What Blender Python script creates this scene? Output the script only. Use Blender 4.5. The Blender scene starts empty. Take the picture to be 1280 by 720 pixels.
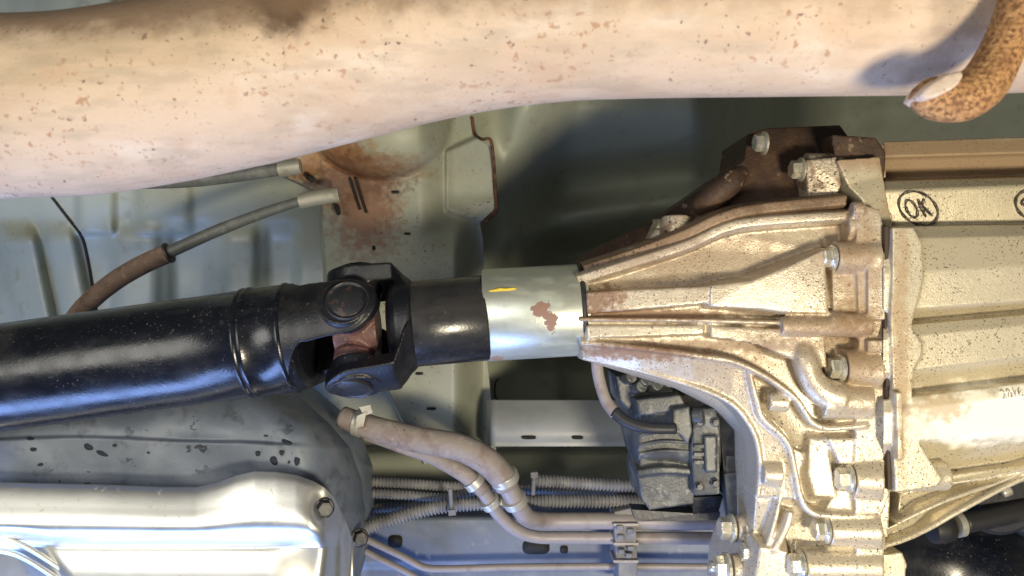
import bpy, bmesh, math, random
import numpy as np
from mathutils import Vector, Matrix, noise as mnoise
random.seed(4)
# ------------------------------------------------------------------ camera, world, lamps
# x = along the car (picture right), y = across the car (picture down), z = up.
# The camera lies under the car and looks straight up. 1 unit = 1 m.
scene = bpy.context.scene
COL = scene.collection
FPX = 1000.0                                    # focal length in photo pixels (1280 wide)
cam = bpy.data.cameras.new('camera'); camo = bpy.data.objects.new('camera', cam); COL.objects.link(camo)
cam.sensor_width = 36; cam.lens = 36*FPX/1280; cam.clip_start = .01; cam.clip_end = 50
camo.location = (0, 0, 0); camo.rotation_euler = (math.pi, 0, 0)
cam.dof.use_dof = True; cam.dof.focus_distance = .615; cam.dof.aperture_fstop = 11
scene.camera = camo
w = bpy.data.worlds.new('World'); scene.world = w; w.use_nodes = True
wb = w.node_tree.nodes['Background']; wb.inputs[0].default_value = (.97, 1, .92, 1); wb.inputs[1].default_value = .055
def lamp(name, loc, target, size, power, col, spread=180):
    l = bpy.data.lights.new(name, 'AREA'); l.shape = 'RECTANGLE'; l.size, l.size_y = size
    l.energy = power; l.color = col; l.spread = math.radians(spread)
    o = bpy.data.objects.new(name, l); COL.objects.link(o); o.location = loc
    o.rotation_euler = (Vector(target)-Vector(loc)).to_track_quat('-Z', 'Y').to_euler()
lamp('work_lamp', (.40, .37, -.38), (.14, -.02, .65), (.20, .16), 13, (1, .88, .64))
lamp('daylight_side', (-.58, 1.05, .32), (-.15, .2, .7), (.9, .35), 17, (.28, .45, 1))
lamp('left_fill_lamp', (-.74, -.13, -.54), (-.2, .0, .7), (.6, .8), 9, (1, .97, .88))  # unseen fill lamp below the camera, added for the pipe and shield highlight
vs = scene.view_settings; vs.view_transform = 'Standard'; vs.look = 'None'; vs.gamma = 1; vs.exposure = .04
vs.use_curve_mapping = False
scene.cycles.max_bounces = 6; scene.cycles.use_denoising = True

# ------------------------------------------------------------------ measuring
def P(px, py, z): return Vector(((px-640)*z/FPX, (py-360)*z/FPX, z))*.001     # photo pixel at depth z (mm) -> metres
def crv(pts, n):                                  # Catmull-Rom through rows of numbers
    a = np.array(pts, float)
    if len(a) < 3:
        t = np.linspace(0, 1, n)[:, None]; return a[0]*(1-t)+a[-1]*t
    a = np.vstack([2*a[0]-a[1], a, 2*a[-1]-a[-2]]); m = len(a)-3; out = []
    for k in range(n):
        s = k/(n-1)*m; i = min(int(s), m-1); t = s-i; p0, p1, p2, p3 = a[i:i+4]
        out.append(.5*(2*p1+(p2-p0)*t+(2*p0-5*p1+4*p2-p3)*t*t+(3*p1-p0-3*p2+p3)*t**3))
    return np.array(out)
def sst(a, b, x):
    t = np.clip((np.asarray(x, float)-a)/(b-a), 0, 1); return t*t*(3-2*t)

# ------------------------------------------------------------------ materials
def nd(nt, t, **k):
    n = nt.nodes.new(t)
    for a, b in k.items(): setattr(n, a, b)
    return n
def mathn(nt, op, a, b=None, c=None, clamp=False):
    n = nd(nt, 'ShaderNodeMath', operation=op); n.use_clamp = clamp
    for i, v in enumerate((a, b, c)):
        if v is None: continue
        if isinstance(v, (int, float)): n.inputs[i].default_value = v
        else: nt.links.new(v, n.inputs[i])
    return n.outputs[0]
def mat(name, base, rough=.5, metal=0, layers=(), bump=(), rvar=0, spec=.5, coat=0):
    """layers: ('noise', colour, scale, lo, hi, strength[, stretch]) or ('blob', colour, centre, radii, amp, scale, strength)"""
    m = bpy.data.materials.new(name); m.use_nodes = True; nt = m.node_tree; L = nt.links
    b = nt.nodes['Principled BSDF']
    pos = nd(nt, 'ShaderNodeNewGeometry').outputs['Position']
    def noise(scale, det=4, stretch=(1, 1, 1), off=0, rough=.55):
        mp = nd(nt, 'ShaderNodeMapping'); mp.inputs['Scale'].default_value = stretch; mp.inputs['Location'].default_value = (off, off*1.7, 0)
        L.new(pos, mp.inputs[0]); n = nd(nt, 'ShaderNodeTexNoise'); n.inputs['Scale'].default_value = scale
        n.inputs['Detail'].default_value = det; n.inputs['Roughness'].default_value = rough; L.new(mp.outputs[0], n.inputs['Vector']); return n.outputs['Fac']
    rgb = nd(nt, 'ShaderNodeRGB'); rgb.outputs[0].default_value = (*base, 1); cur = rgb.outputs[0]
    mt = None; bumpmask = None
    for i, ly in enumerate(layers):
        kind, colr = ly[0], ly[1]
        if kind == 'noise':
            sc, lo, hi, st = ly[2:6]; sx = ly[6] if len(ly) > 6 else (1, 1, 1)
            f = noise(sc, 5, sx, off=.37*i+len(name)*.11)
            mr = nd(nt, 'ShaderNodeMapRange', interpolation_type='SMOOTHSTEP'); L.new(f, mr.inputs[0])
            mr.inputs[1].default_value = lo; mr.inputs[2].default_value = hi; mr.inputs[4].default_value = st; fac = mr.outputs[0]
        elif kind == 'spk':                                   # speckles gathered in patches
            sc, lo, hi, st, psc, plo, phi = ly[2:9]
            f = noise(sc, 3, off=.37*i+len(name)*.11); g = noise(psc, 3, off=1.3+i)
            mr = nd(nt, 'ShaderNodeMapRange', interpolation_type='SMOOTHSTEP'); L.new(f, mr.inputs[0])
            mr.inputs[1].default_value = lo; mr.inputs[2].default_value = hi; mr.inputs[4].default_value = st
            mg = nd(nt, 'ShaderNodeMapRange', interpolation_type='SMOOTHSTEP'); L.new(g, mg.inputs[0])
            mg.inputs[1].default_value = plo; mg.inputs[2].default_value = phi
            fac = mathn(nt, 'MULTIPLY', mr.outputs[0], mg.outputs[0])
        else:
            c, rad, amp, sc, st = ly[2:7]
            v = nd(nt, 'ShaderNodeVectorMath', operation='SUBTRACT'); L.new(pos, v.inputs[0]); v.inputs[1].default_value = c
            v2 = nd(nt, 'ShaderNodeVectorMath', operation='DIVIDE'); L.new(v.outputs[0], v2.inputs[0]); v2.inputs[1].default_value = rad
            ln = nd(nt, 'ShaderNodeVectorMath', operation='LENGTH'); L.new(v2.outputs[0], ln.inputs[0])
            d = mathn(nt, 'MULTIPLY_ADD', mathn(nt, 'SUBTRACT', noise(sc, 5, off=i*.7), .5), amp, ln.outputs['Value'])
            mr = nd(nt, 'ShaderNodeMapRange', interpolation_type='SMOOTHSTEP'); L.new(d, mr.inputs[0])
            soft = ly[7] if len(ly) > 7 else .12
            mr.inputs[1].default_value = 1+soft; mr.inputs[2].default_value = 1-soft; mr.inputs[4].default_value = st; fac = mr.outputs[0]
        mx = nd(nt, 'ShaderNodeMix', data_type='RGBA'); L.new(fac, mx.inputs[0]); L.new(cur, mx.inputs[6]); mx.inputs[7].default_value = (*colr, 1); cur = mx.outputs[2]
        if metal > 0:
            keep = mathn(nt, 'SUBTRACT', 1.0, fac)
            mt = keep if mt is None else mathn(nt, 'MULTIPLY', mt, keep)
    L.new(cur, b.inputs['Base Color'])
    b.inputs['Roughness'].default_value = rough; b.inputs['Metallic'].default_value = metal
    if mt is not None:
        L.new(mathn(nt, 'MULTIPLY', mt, metal), b.inputs['Metallic'])
    b.inputs['Specular IOR Level'].default_value = spec
    b.inputs['Coat Weight'].default_value = coat; b.inputs['Coat Roughness'].default_value = .12
    rn = None
    if rvar or mt is not None:
        rn = mathn(nt, 'MULTIPLY_ADD', mathn(nt, 'SUBTRACT', noise(60, 5, off=3), .5), rvar*2, rough)
        if mt is not None:
            rn = mathn(nt, 'MAXIMUM', rn, mathn(nt, 'MULTIPLY_ADD', mt, -.75, .75))
        L.new(mathn(nt, 'MAXIMUM', rn, .06), b.inputs['Roughness'])
    prev = None
    for (sc, st, *sx) in bump:
        bn = nd(nt, 'ShaderNodeBump'); bn.inputs['Strength'].default_value = st; bn.inputs['Distance'].default_value = .001
        L.new(noise(sc, 4, sx[0] if sx else (1, 1, 1), off=5), bn.inputs['Height'])
        if prev: L.new(prev, bn.inputs['Normal'])
        prev = bn.outputs[0]
    if prev: L.new(prev, b.inputs['Normal'])
    return m
RUST = (.16, .062, .022); MUD = (.12, .055, .03); PIT = (.05, .028, .015)
M = {}
M['pipe'] = mat('exhaust_scale', (.57, .44, .325), .66, 0, [
    ('noise', (.42, .32, .225), 11, .44, .72, .75, (1, 3, 1)), ('noise', (.66, .57, .47), 30, .5, .72, .6, (.5, 1.6, 1)), ('noise', (.52, .36, .25), 38, .54, .74, .6),
    ('noise', (.40, .32, .24), 80, .48, .68, .55, (.4, 1.5, 1)), ('noise', (.46, .31, .20), 17, .52, .72, .45), ('spk', (.34, .18, .10), 240, .59, .68, .75, 18, .40, .64), ('spk', (.38, .24, .15), 520, .60, .70, .5, 30, .44, .66),
    ('spk', (.13, .075, .05), 240, .645, .70, .8, 12, .46, .62), ('spk', (.055, .035, .03), 330, .66, .70, .8, 9, .5, .6),
    ('blob', (.055, .03, .02), P(357, -6, 388), (.018, .020, .05), .9, 120, .92, .4),
    ('blob', (.16, .095, .055), P(60, -2, 388), (.16, .016, .06), 1.8, 80, .7, .5), ('blob', (.22, .15, .10), P(500, -10, 388), (.25, .010, .06), 2.2, 60, .5, .7),
    ('blob', (.12, .08, .055), P(1206, 55, 380), (.012, .045, .05), 1.6, 90, .45, .8)], [(160, .35), (700, .25), (30, .15)], .06, .2)  # dark patch: shadow left of the hanger rod, painted into the colour
M['rod'] = mat('rusty_rod', (.42, .23, .10), .8, 0, [('noise', (.12, .05, .02), 520, .44, .6, .85), ('noise', (.52, .33, .15), 340, .56, .7, .7), ('noise', (.18, .08, .035), 90, .5, .7, .6)], [(420, 1.0), (1100, .6)])
M['weld'] = mat('pale_weld', (.55, .45, .38), .6, 0, [('noise', (.42, .30, .24), 120, .45, .65, .6), ('spk', (.1, .05, .03), 300, .6, .68, .8, 90, .45, .6)], [(250, .5)])
CASTL = lambda g: [('noise', (.36, .30, .21), 20, .44, .74, .7*g), ('noise', (.40, .30, .16), 50, .54, .76, .45*g), ('spk', RUST, 170, .58, .70, .6*g*g, 14, .50, .64),
    ('spk', PIT, 620, .60, .65, .92, 24, .32, .58), ('spk', (.06, .035, .02), 380, .635, .68, .85, 30, .42, .6)]
M['case'] = mat('cast_aluminium', (.64, .57, .425), .33, .38, CASTL(.35)+[
    ('blob', (.86, .83, .73), P(1235, 520, 588), (.07, .022, .03), 1.8, 70, .95, .3),
    ('blob', (.45, .29, .12), P(1172, 508, 588), (.018, .010, .03), 2.8, 200, .6, .5),
    ('blob', (.30, .185, .10), P(1200, 199, 645), (.40, .0165, .06), .5, 120, .8, .25),
    ('blob', (.28, .16, .06), P(1122, 420, 590), (.006, .12, .04), 2.6, 110, .6, .6)], [(900, .22), (240, .15)], .1)
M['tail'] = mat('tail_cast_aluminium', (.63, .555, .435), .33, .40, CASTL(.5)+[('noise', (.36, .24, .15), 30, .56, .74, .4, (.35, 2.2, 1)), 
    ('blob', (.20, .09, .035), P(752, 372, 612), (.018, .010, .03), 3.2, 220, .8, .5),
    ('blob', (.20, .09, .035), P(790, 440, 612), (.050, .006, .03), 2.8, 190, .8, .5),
    ('blob', (.20, .10, .045), P(800, 394, 606), (.085, .0045, .03), 1.6, 150, .85, .5),  # wedge beside the centre rib: recess shade painted in as brown
    ('blob', (.20, .11, .06), P(940, 462, 604), (.060, .014, .03), 2.8, 120, .4, .8), ('blob', (.19, .105, .06), P(880, 432, 606), (.085, .006, .03), 2.2, 120, .65, .6),  # valley rust, with the recess shade painted in
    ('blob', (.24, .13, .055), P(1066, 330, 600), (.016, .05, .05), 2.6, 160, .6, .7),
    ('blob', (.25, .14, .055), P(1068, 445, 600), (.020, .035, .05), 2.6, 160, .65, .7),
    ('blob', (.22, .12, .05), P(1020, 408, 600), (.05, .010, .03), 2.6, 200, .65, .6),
    ('blob', (.17, .085, .045), P(850, 318, 625), (.12, .020, .05), 2.4, 110, .5, .8),  # slope under the rim: mostly shading, painted as a brown blob
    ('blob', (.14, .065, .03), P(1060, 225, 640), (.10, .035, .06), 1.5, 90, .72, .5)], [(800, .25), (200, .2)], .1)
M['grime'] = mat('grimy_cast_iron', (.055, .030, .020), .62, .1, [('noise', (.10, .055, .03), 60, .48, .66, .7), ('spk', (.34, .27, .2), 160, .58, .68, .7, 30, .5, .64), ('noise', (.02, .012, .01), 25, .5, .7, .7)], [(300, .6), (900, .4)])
M['boss'] = mat('speckled_boss', (.50, .43, .34), .4, .4, [('noise', (.16, .09, .05), 70, .46, .62, .8), ('spk', (.03, .018, .012), 420, .56, .62, .95, 50, .3, .55)], [(500, .4)])
M['brownrim'] = mat('brown_stained_cast', (.24, .16, .105), .5, .2, [('noise', (.12, .07, .04), 40, .45, .65, .8), ('spk', (.42, .34, .25), 120, .55, .68, .7, 24, .45, .6), ('spk', (.03, .018, .012), 450, .58, .64, .9, 40, .35, .58)], [(500, .4)], .1)
M['bolt'] = mat('zinc_bolt', (.80, .77, .66), .28, .75, [('noise', (.40, .32, .18), 130, .52, .7, .6), ('spk', (.2, .1, .04), 500, .6, .66, .8, 90, .45, .6)], [(700, .15)], .1)
M['gap'] = mat('sealant_brown', (.05, .028, .015), .7)
M['shaft'] = mat('black_shaft_paint', (.006, .0075, .013), .25, 0, [('noise', (.05, .049, .05), 14, .48, .72, .7), ('spk', (.16, .15, .14), 420, .63, .69, .6, 12, .46, .6), ('noise', (.020, .022, .028), 30, .48, .72, .8, (1, 3, 3)), ('spk', (.08, .085, .1), 300, .65, .70, .6, 20, .48, .6), ('noise', (.05, .05, .052), 110, .62, .76, .5)], [(90, .07), (500, .10)], .2)
M['yoke'] = mat('dull_black_yoke', (.006, .007, .011), .42, 0, [('noise', (.024, .023, .024), 40, .48, .70, .8), ('spk', (.13, .12, .12), 260, .63, .70, .6, 40, .45, .6)], [(120, .12), (500, .2)], .12)
M['spider'] = mat('rusty_spider', (.15, .075, .068), .5, .15, [('noise', (.055, .03, .035), 90, .45, .65, .8), ('spk', (.35, .26, .22), 400, .62, .68, .7, 60, .45, .6)], [(300, .4)], .1)
M['caps'] = mat('bearing_cap', (.03, .032, .04), .42, .3, [('spk', (.085, .05, .042), 200, .54, .64, .7, 70, .42, .58)], [(300, .3)])
M['zinc'] = mat('zinc_sleeve', (.58, .61, .54), .34, .65, [('noise', (.42, .47, .42), 40, .45, .7, .6, (1, 2, 2)),
    ('blob', (.27, .16, .12), P(676, 386, 613), (.0070, .0058, .03), 2.0, 230, 1, .05), ('blob', (.27, .16, .12), P(689, 402, 613), (.0050, .0072, .03), 2.0, 240, 1, .05), ('blob', (.27, .16, .12), P(682, 394, 613), (.0030, .0030, .03), 1.6, 260, 1, .05),
    ('blob', (.25, .12, .06), P(622, 447, 640), (.006, .003, .02), .8, 160, .8, .3), ('spk', (.2, .19, .17), 900, .63, .67, .7, 60, .48, .6)], [(900, .12, (3, .15, .15)), (60, .05)], .1)
M['yellow'] = mat('yellow_marker', (.75, .55, .05), .6)
M['pan'] = mat('floor_primer', (.35, .37, .295), .42, 0, [('noise', (.27, .285, .23), 9, .45, .7, .7), ('noise', (.37, .38, .32), 24, .5, .72, .4), ('noise', (.24, .205, .15), 45, .56, .74, .5), ('spk', (.1, .07, .05), 420, .64, .69, .6, 20, .48, .63), ('spk', (.42, .40, .34), 150, .62, .72, .4, 18, .5, .65)], [(40, .08), (260, .08)], .12)
M['cross'] = mat('crossmember_primer', (.35, .365, .30), .48, 0, [('noise', (.24, .25, .20), 18, .45, .7, .6),
    ('blob', (.33, .17, .07), P(395, 203, 770), (.055, .024, .06), 1.7, 120, .97, .45), ('blob', (.20, .09, .045), P(452, 252, 790), (.034, .052, .06), 1.8, 130, .92, .5),
    ('blob', (.10, .045, .022), P(435, 222, 780), (.05, .018, .05), 3.4, 160, .75, .6),
    ('blob', (.25, .14, .07), P(500, 208, 760), (.05, .010, .05), 2.8, 120, .6, .6), ('spk', (.05, .03, .02), 330, .62, .66, .85, 24, .5, .62), ('spk', (.25, .13, .07), 260, .58, .66, .7, 20, .48, .62)], [(60, .1), (400, .12)], .1)
M['rail'] = mat('rail_paint', (.14, .17, .235), .45, 0, [('noise', (.24, .26, .30), 30, .48, .7, .6), ('noise', (.08, .095, .13), 14, .5, .7, .6), ('spk', (.38, .33, .31), 90, .62, .7, .6, 20, .5, .65)], [(200, .12)], .12)
M['beam'] = mat('beam_primer', (.33, .35, .38), .38, 0, [('noise', (.25, .27, .3), 26, .45, .7, .6)], [(80, .06)], .08)
M['tank'] = mat('tank_paint', (.125, .15, .20), .42, 0, [('noise', (.19, .22, .27), 22, .42, .66, .8), ('noise', (.07, .08, .10), 50, .54, .70, .7), ('spk', (.015, .02, .035), 70, .63, .66, .9, 10, .45, .6), ('spk', (.26, .24, .23), 160, .62, .72, .5, 24, .5, .66)], [(120, .2), (500, .12)], .12)
M['drop'] = mat('dark_tar', (.035, .043, .065), .8, spec=.1)
M['shield'] = mat('shield_aluminium', (.82, .82, .78), .36, .95, [('spk', (.5, .4, .28), 240, .6, .7, .5, 26, .5, .64)], [(420, .04)], .06)
M['hose'] = mat('dusty_hose', (.27, .235, .22), .75, 0, [('noise', (.20, .145, .13), 60, .45, .66, .8), ('noise', (.42, .36, .33), 110, .54, .72, .6), ('spk', (.05, .03, .03), 260, .64, .69, .8, 30, .45, .6)], [(260, .4), (900, .3)])
M['clamp'] = mat('clamp_steel', (.50, .49, .45), .42, .5, [('noise', (.3, .24, .2), 120, .5, .7, .7)], [(300, .3)])
M['conduit'] = mat('dusty_conduit', (.16, .165, .185), .65, 0, [('noise', (.25, .245, .25), 70, .42, .66, .85), ('noise', (.09, .09, .11), 40, .5, .7, .7)])
M['line'] = mat('brake_line', (.30, .27, .27), .5, .1, [('noise', (.20, .16, .15), 60, .5, .7, .7)], [(300, .3)], .1)
M['plastic'] = mat('actuator_grey', (.065, .07, .075), .38, .1, [('noise', (.19, .19, .175), 55, .5, .70, .8), ('noise', (.035, .038, .042), 30, .5, .68, .8), ('spk', (.36, .33, .28), 190, .60, .7, .6, 40, .45, .62)], [(240, .3), (700, .25)], .12)
M['black'] = mat('black_rubber', (.02, .02, .022), .5, 0, [('noise', (.06, .05, .045), 60, .5, .7, .7)], [(300, .3)])
M['dark'] = mat('dark_metal', (.032, .033, .04), .42, .2, [('noise', (.075, .07, .068), 60, .48, .7, .8)], [(250, .3)], .1)
M['cable'] = mat('grey_cable', (.11, .12, .12), .5, 0, [('noise', (.20, .20, .19), 60, .48, .68, .8), ('noise', (.08, .085, .085), 90, .52, .68, .7)], [(300, .3)])
M['sleeve'] = mat('brown_sleeve', (.22, .145, .105), .75, 0, [('noise', (.12, .072, .05), 70, .46, .66, .8), ('noise', (.34, .26, .2), 150, .56, .7, .6)], [(300, .5)])
M['ferrule'] = mat('dull_ferrule', (.42, .41, .35), .45, .4, [('noise', (.22, .2, .16), 90, .48, .68, .8)], [(300, .3)])
M['ink'] = mat('black_ink', (.018, .014, .012), .6, 0, [('noise', (.20, .16, .11), 420, .50, .60, .8), ('noise', (.10, .08, .06), 120, .5, .65, .7)])
M['seam'] = mat('seam_sealer', (.012, .012, .012), .8)
M['rustline'] = mat('rusty_edge', (.14, .055, .025), .8, 0, [('noise', (.04, .02, .012), 120, .45, .6, .9)])
M['paleline'] = mat('grey_weld_line', (.30, .32, .34), .5)

# ------------------------------------------------------------------ objects
def thing(name, label, cat, loc, group=None):
    o = bpy.data.objects.new(name, None); COL.objects.link(o); o.location = loc; o.empty_display_size = .02
    o['label'] = label; o['category'] = cat
    if group: o['group'] = group
    return o
def wloc(o):
    v = Vector(o.location)
    while o.parent: o = o.parent; v += o.location
    return v
def link(name, me, m, parent=None, loc=None, smooth=True, auto=None):
    """me is in world metres; origin moves to loc (default: the middle of the mesh)"""
    n = len(me.vertices); co = np.empty(n*3); me.vertices.foreach_get('co', co); co = co.reshape(-1, 3)
    c = Vector((co.min(0)+co.max(0))/2) if loc is None else Vector(loc)
    me.transform(Matrix.Translation(-c)); me.name = name
    o = bpy.data.objects.new(name, me); COL.objects.link(o)
    o.location = c-(wloc(parent) if parent else Vector())
    if parent: o.parent = parent
    if m: me.materials.append(m)
    if smooth:
        me.polygons.foreach_set('use_smooth', [True]*len(me.polygons))
        if auto: me.set_sharp_from_angle(angle=math.radians(auto))
    return o
def tag(o, label, cat, group=None, kind=None):
    if label: o['label'] = label
    if cat: o['category'] = cat
    if group: o['group'] = group
    if kind: o['kind'] = kind
    return o
def tome(bm):
    bmesh.ops.recalc_face_normals(bm, faces=bm.faces); me = bpy.data.meshes.new('m'); bm.to_mesh(me); bm.free(); return me
def BM(): return bmesh.new()
def frames(pts):
    T = [];n = len(pts)
    for i in range(n): T.append((pts[min(i+1, n-1)]-pts[max(i-1, 0)]).normalized())
    u = T[0].orthogonal().normalized(); out = []
    for i in range(n):
        u = (u-T[i]*u.dot(T[i])).normalized(); out.append((T[i], u, T[i].cross(u)))
    return out
def sweep(bm, pts, rad, seg=20, cap=True, sq=None):
    """tube through world points; rad in metres (list or number); sq=(a,b) elliptical factors"""
    fr = frames(pts); rings = []
    for i, p in enumerate(pts):
        r = rad[i] if hasattr(rad, '__len__') else rad; _, u, v = fr[i]
        rings.append([bm.verts.new(p+(u*math.cos(t)+v*math.sin(t))*r) for t in [2*math.pi*k/seg for k in range(seg)]])
    for a, b in zip(rings, rings[1:]):
        for k in range(seg): bm.faces.new((a[k], a[(k+1) % seg], b[(k+1) % seg], b[k]))
    if cap: bm.faces.new(rings[0][::-1]); bm.faces.new(rings[-1])
def tube(bm, pxz, r_mm, n=40, seg=20):
    """pxz: rows (px,py,z); r_mm number or list aligned with rows"""
    c = crv(pxz, n); pts = [P(*row) for row in c]
    r = np.interp(np.linspace(0, 1, n), np.linspace(0, 1, len(r_mm)), r_mm)*.001 if hasattr(r_mm, '__len__') else r_mm*.001
    sweep(bm, pts, r, seg); return pts
def cyl(bm, a, b, r, r2=None, seg=28):
    sweep(bm, [a, b], [r, r if r2 is None else r2], seg)
def turn(bm, a, d, prof, seg=48):
    """lathe: prof rows (distance along d, radius) in mm"""
    d = d.normalized(); u = d.orthogonal().normalized(); v = d.cross(u); rings = []
    for s, r in prof: rings.append([bm.verts.new(a+d*s*.001+(u*math.cos(t)+v*math.sin(t))*max(r, .01)*.001) for t in [2*math.pi*k/seg for k in range(seg)]])
    for p, q in zip(rings, rings[1:]):
        for k in range(seg): bm.faces.new((p[k], p[(k+1) % seg], q[(k+1) % seg], q[k]))
    bm.faces.new(rings[0][::-1]); bm.faces.new(rings[-1])
def prism(bm, poly, depth, z=None, flare=0):
    """poly rows (px,py[,z]) = face towards the camera; depth mm upwards; flare mm the back is wider"""
    f = [P(p[0], p[1], p[2] if len(p) > 2 else z) for p in poly]
    c = sum(f, Vector())/len(f); bk = []
    for q in f:
        d = Vector((q.x-c.x, q.y-c.y, 0)); d = d.normalized()*flare*.001 if d.length else d
        bk.append(q+d+Vector((0, 0, depth*.001)))
    a = [bm.verts.new(q) for q in f]; b = [bm.verts.new(q) for q in bk]; n = len(f)
    bmesh.ops.triangulate(bm, faces=[bm.faces.new(a), bm.faces.new(b[::-1])])
    for k in range(n): bm.faces.new((a[k], b[k], b[(k+1) % n], a[(k+1) % n]))
def boxw(bm, c, ax, ay, az, hx, hy, hz):
    v = [bm.verts.new(c+ax*sx*hx+ay*sy*hy+az*sz*hz) for sx in (-1, 1) for sy in (-1, 1) for sz in (-1, 1)]
    for f in ((0, 1, 3, 2), (4, 6, 7, 5), (0, 4, 5, 1), (2, 3, 7, 6), (0, 2, 6, 4), (1, 5, 7, 3)): bm.faces.new([v[i] for i in f])
def cast(bm, voxel=.001, it=3, fac=.5):
    """fuse overlapping pieces into one filleted casting"""
    me = tome(bm); o = bpy.data.objects.new('t', me); COL.objects.link(o)
    r = o.modifiers.new('r', 'REMESH'); r.mode = 'VOXEL'; r.voxel_size = voxel
    s = o.modifiers.new('s', 'SMOOTH'); s.factor = fac; s.iterations = it
    dg = bpy.context.evaluated_depsgraph_get(); out = bpy.data.meshes.new_from_object(o.evaluated_get(dg))
    bpy.data.objects.remove(o); bpy.data.meshes.remove(me); return out
def grid(fn, nu, nv, thick=None):
    """fn(U,V arrays)-> px,py,z arrays"""
    U, V = np.meshgrid(np.linspace(0, 1, nu), np.linspace(0, 1, nv)); X, Y, Z = fn(U, V)
    co = np.stack([(X-640)*Z/FPX, (Y-360)*Z/FPX, Z], -1).reshape(-1, 3)*.001
    i = np.arange(nu*nv).reshape(nv, nu); q = np.stack([i[:-1, :-1], i[1:, :-1], i[1:, 1:], i[:-1, 1:]], -1).reshape(-1, 4)
    if thick:
        n = len(co); back = co+np.array([0, 0, thick*.001]); bq = q[:, ::-1]+n
        rim = np.concatenate([i[0, :], i[1:, -1], i[-1, -2::-1], i[-2:0:-1, 0]]); rn = np.roll(rim, -1)
        sq = np.stack([rim, rn, rn+n, rim+n], -1); co = np.vstack([co, back]); q = np.vstack([q, bq, sq])
    me = bpy.data.meshes.new('g'); me.from_pydata(co.tolist(), [], q.tolist()); me.update(); return me

# shared bolt mesh: flange washer + hex head, axis +Z, unit: head across-corner radius 1
def bolt_mesh():
    bm = BM(); hexa = [(math.cos(k*math.pi/3), math.sin(k*math.pi/3)) for k in range(6)]
    lv = [(0.0, 1.0), (.95, 1.0), (1.1, .86)]
    rings = [[bm.verts.new((x*r, y*r, z)) for x, y in hexa] for z, r in lv]
    for a, b in zip(rings, rings[1:]):
        for k in range(6): bm.faces.new((a[k], a[(k+1) % 6], b[(k+1) % 6], b[k]))
    bm.faces.new(rings[-1]); bm.faces.new(rings[0][::-1])
    me = tome(bm); me.name = 'bolt'; me.materials.append(M['bolt']); return me
def washer_mesh():
    bm = BM(); prof = [(-.12, 1.28), (.1, 1.3), (.24, 1.12), (.24, .5)]; S = 24
    rings = [[bm.verts.new((math.cos(t)*r, math.sin(t)*r, z)) for t in [2*math.pi*k/S for k in range(S)]] for z, r in prof]
    for a, b in zip(rings, rings[1:]):
        for k in range(S): bm.faces.new((a[k], a[(k+1) % S], b[(k+1) % S], b[k]))
    bm.faces.new(rings[-1]); bm.faces.new(rings[0][::-1])
    me = tome(bm); me.name = 'washer'; me.materials.append(M['bolt']); return me
BOLT, WASH = bolt_mesh(), washer_mesh()
def darker(me):
    me = me.copy(); me.materials.clear(); me.materials.append(M['dark']); return me
DBOLT, DWASH = darker(BOLT), darker(WASH)
def bolt(parent, at, d, r_mm, spin=0., name='bolt', dark=False):
    q = d.normalized().to_track_quat('Z', 'Y').to_matrix().to_4x4() @ Matrix.Rotation(spin, 4, 'Z')
    o = bpy.data.objects.new(name, DBOLT if dark else BOLT); COL.objects.link(o)
    o.parent = parent; o.matrix_local = Matrix.Translation(at-wloc(parent)) @ q @ Matrix.Scale(r_mm*.001, 4)
    wo = bpy.data.objects.new('washer', DWASH if dark else WASH); COL.objects.link(wo); wo.parent = o
    return o

# ================================================================== SETTING: the floor of the car
def pan_z(X, Y):
    z = np.full_like(X, 905.)
    # left floor: pressed beads running across the car
    for x0, wd, dp in ((28, 24, 22), (80, 20, 14), (170, 30, 13), (238, 26, -12), (300, 22, 14), (352, 20, -10)):
        xs = x0+(Y-320)*.22*(X < 140)
        z -= dp*np.exp(-((X-xs)/wd)**6)*(sst(270, 305, Y))
    z += 30*sst(90, -40, X)
    z -= 40*sst(345, 190, Y)*sst(640, 560, X)                          # side of the tunnel comes down towards the exhaust
    z -= 10*np.exp(-((X-205)/34)**8)*sst(296, 290, Y)+10*np.exp(-((X-120)/24)**8)*sst(296, 290, Y)
    # tunnel right of the crossmember
    t = sst(600, 720, X)
    z += 120*sst(630, 715, X+(Y-200)*.15)*sst(560, 400, Y)
    ridge = 270-(X-700)*.13
    z += t*(40*sst(ridge-80, ridge-25, Y)-34*np.exp(-((Y-ridge)/16)**2)*sst(650, 740, X)*sst(960, 860, X)+150*sst(ridge+10, ridge+50, Y)*sst(470, 400, Y))
    z -= t*110*sst(225, 130, Y)*sst(1250, 620, X)
    z += t*650*sst(860, 1060, X)  # sunk deeper than a real tunnel so this end turns dark
    # lower pan
    z += 60*sst(556, 566, Y)
    z += 40*np.exp(-((X-735)/34)**6)*sst(430, 445, Y)*sst(512, 500, Y)
    return z
def pan_fn(U, V):
    X = -260+U*1900; Y = -260+V*1240; return X, Y, pan_z(X, Y)
pan = link('floor_pan', grid(pan_fn, 520, 340, 3), M['pan']); pan['kind'] = 'structure'
def on_pan(x, y, dz=0): return (x, y, float(pan_z(np.array([float(x)]), np.array([float(y)]))[0])-dz)
bm = BM(); tube(bm, [on_pan(x, y, .6) for x, y in crv([(60, 240), (86, 274), (102, 296), (110, 326), (117, 368), (122, 400)], 60)], 1.7, 120, 8)
link('seam', tome(bm), M['seam'], pan)
bm = BM(); tube(bm, [on_pan(638, 455, .5), on_pan(639, 478, .5)], 1.0, 12, 8); link('weld_line', tome(bm), M['paleline'], pan)
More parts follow.
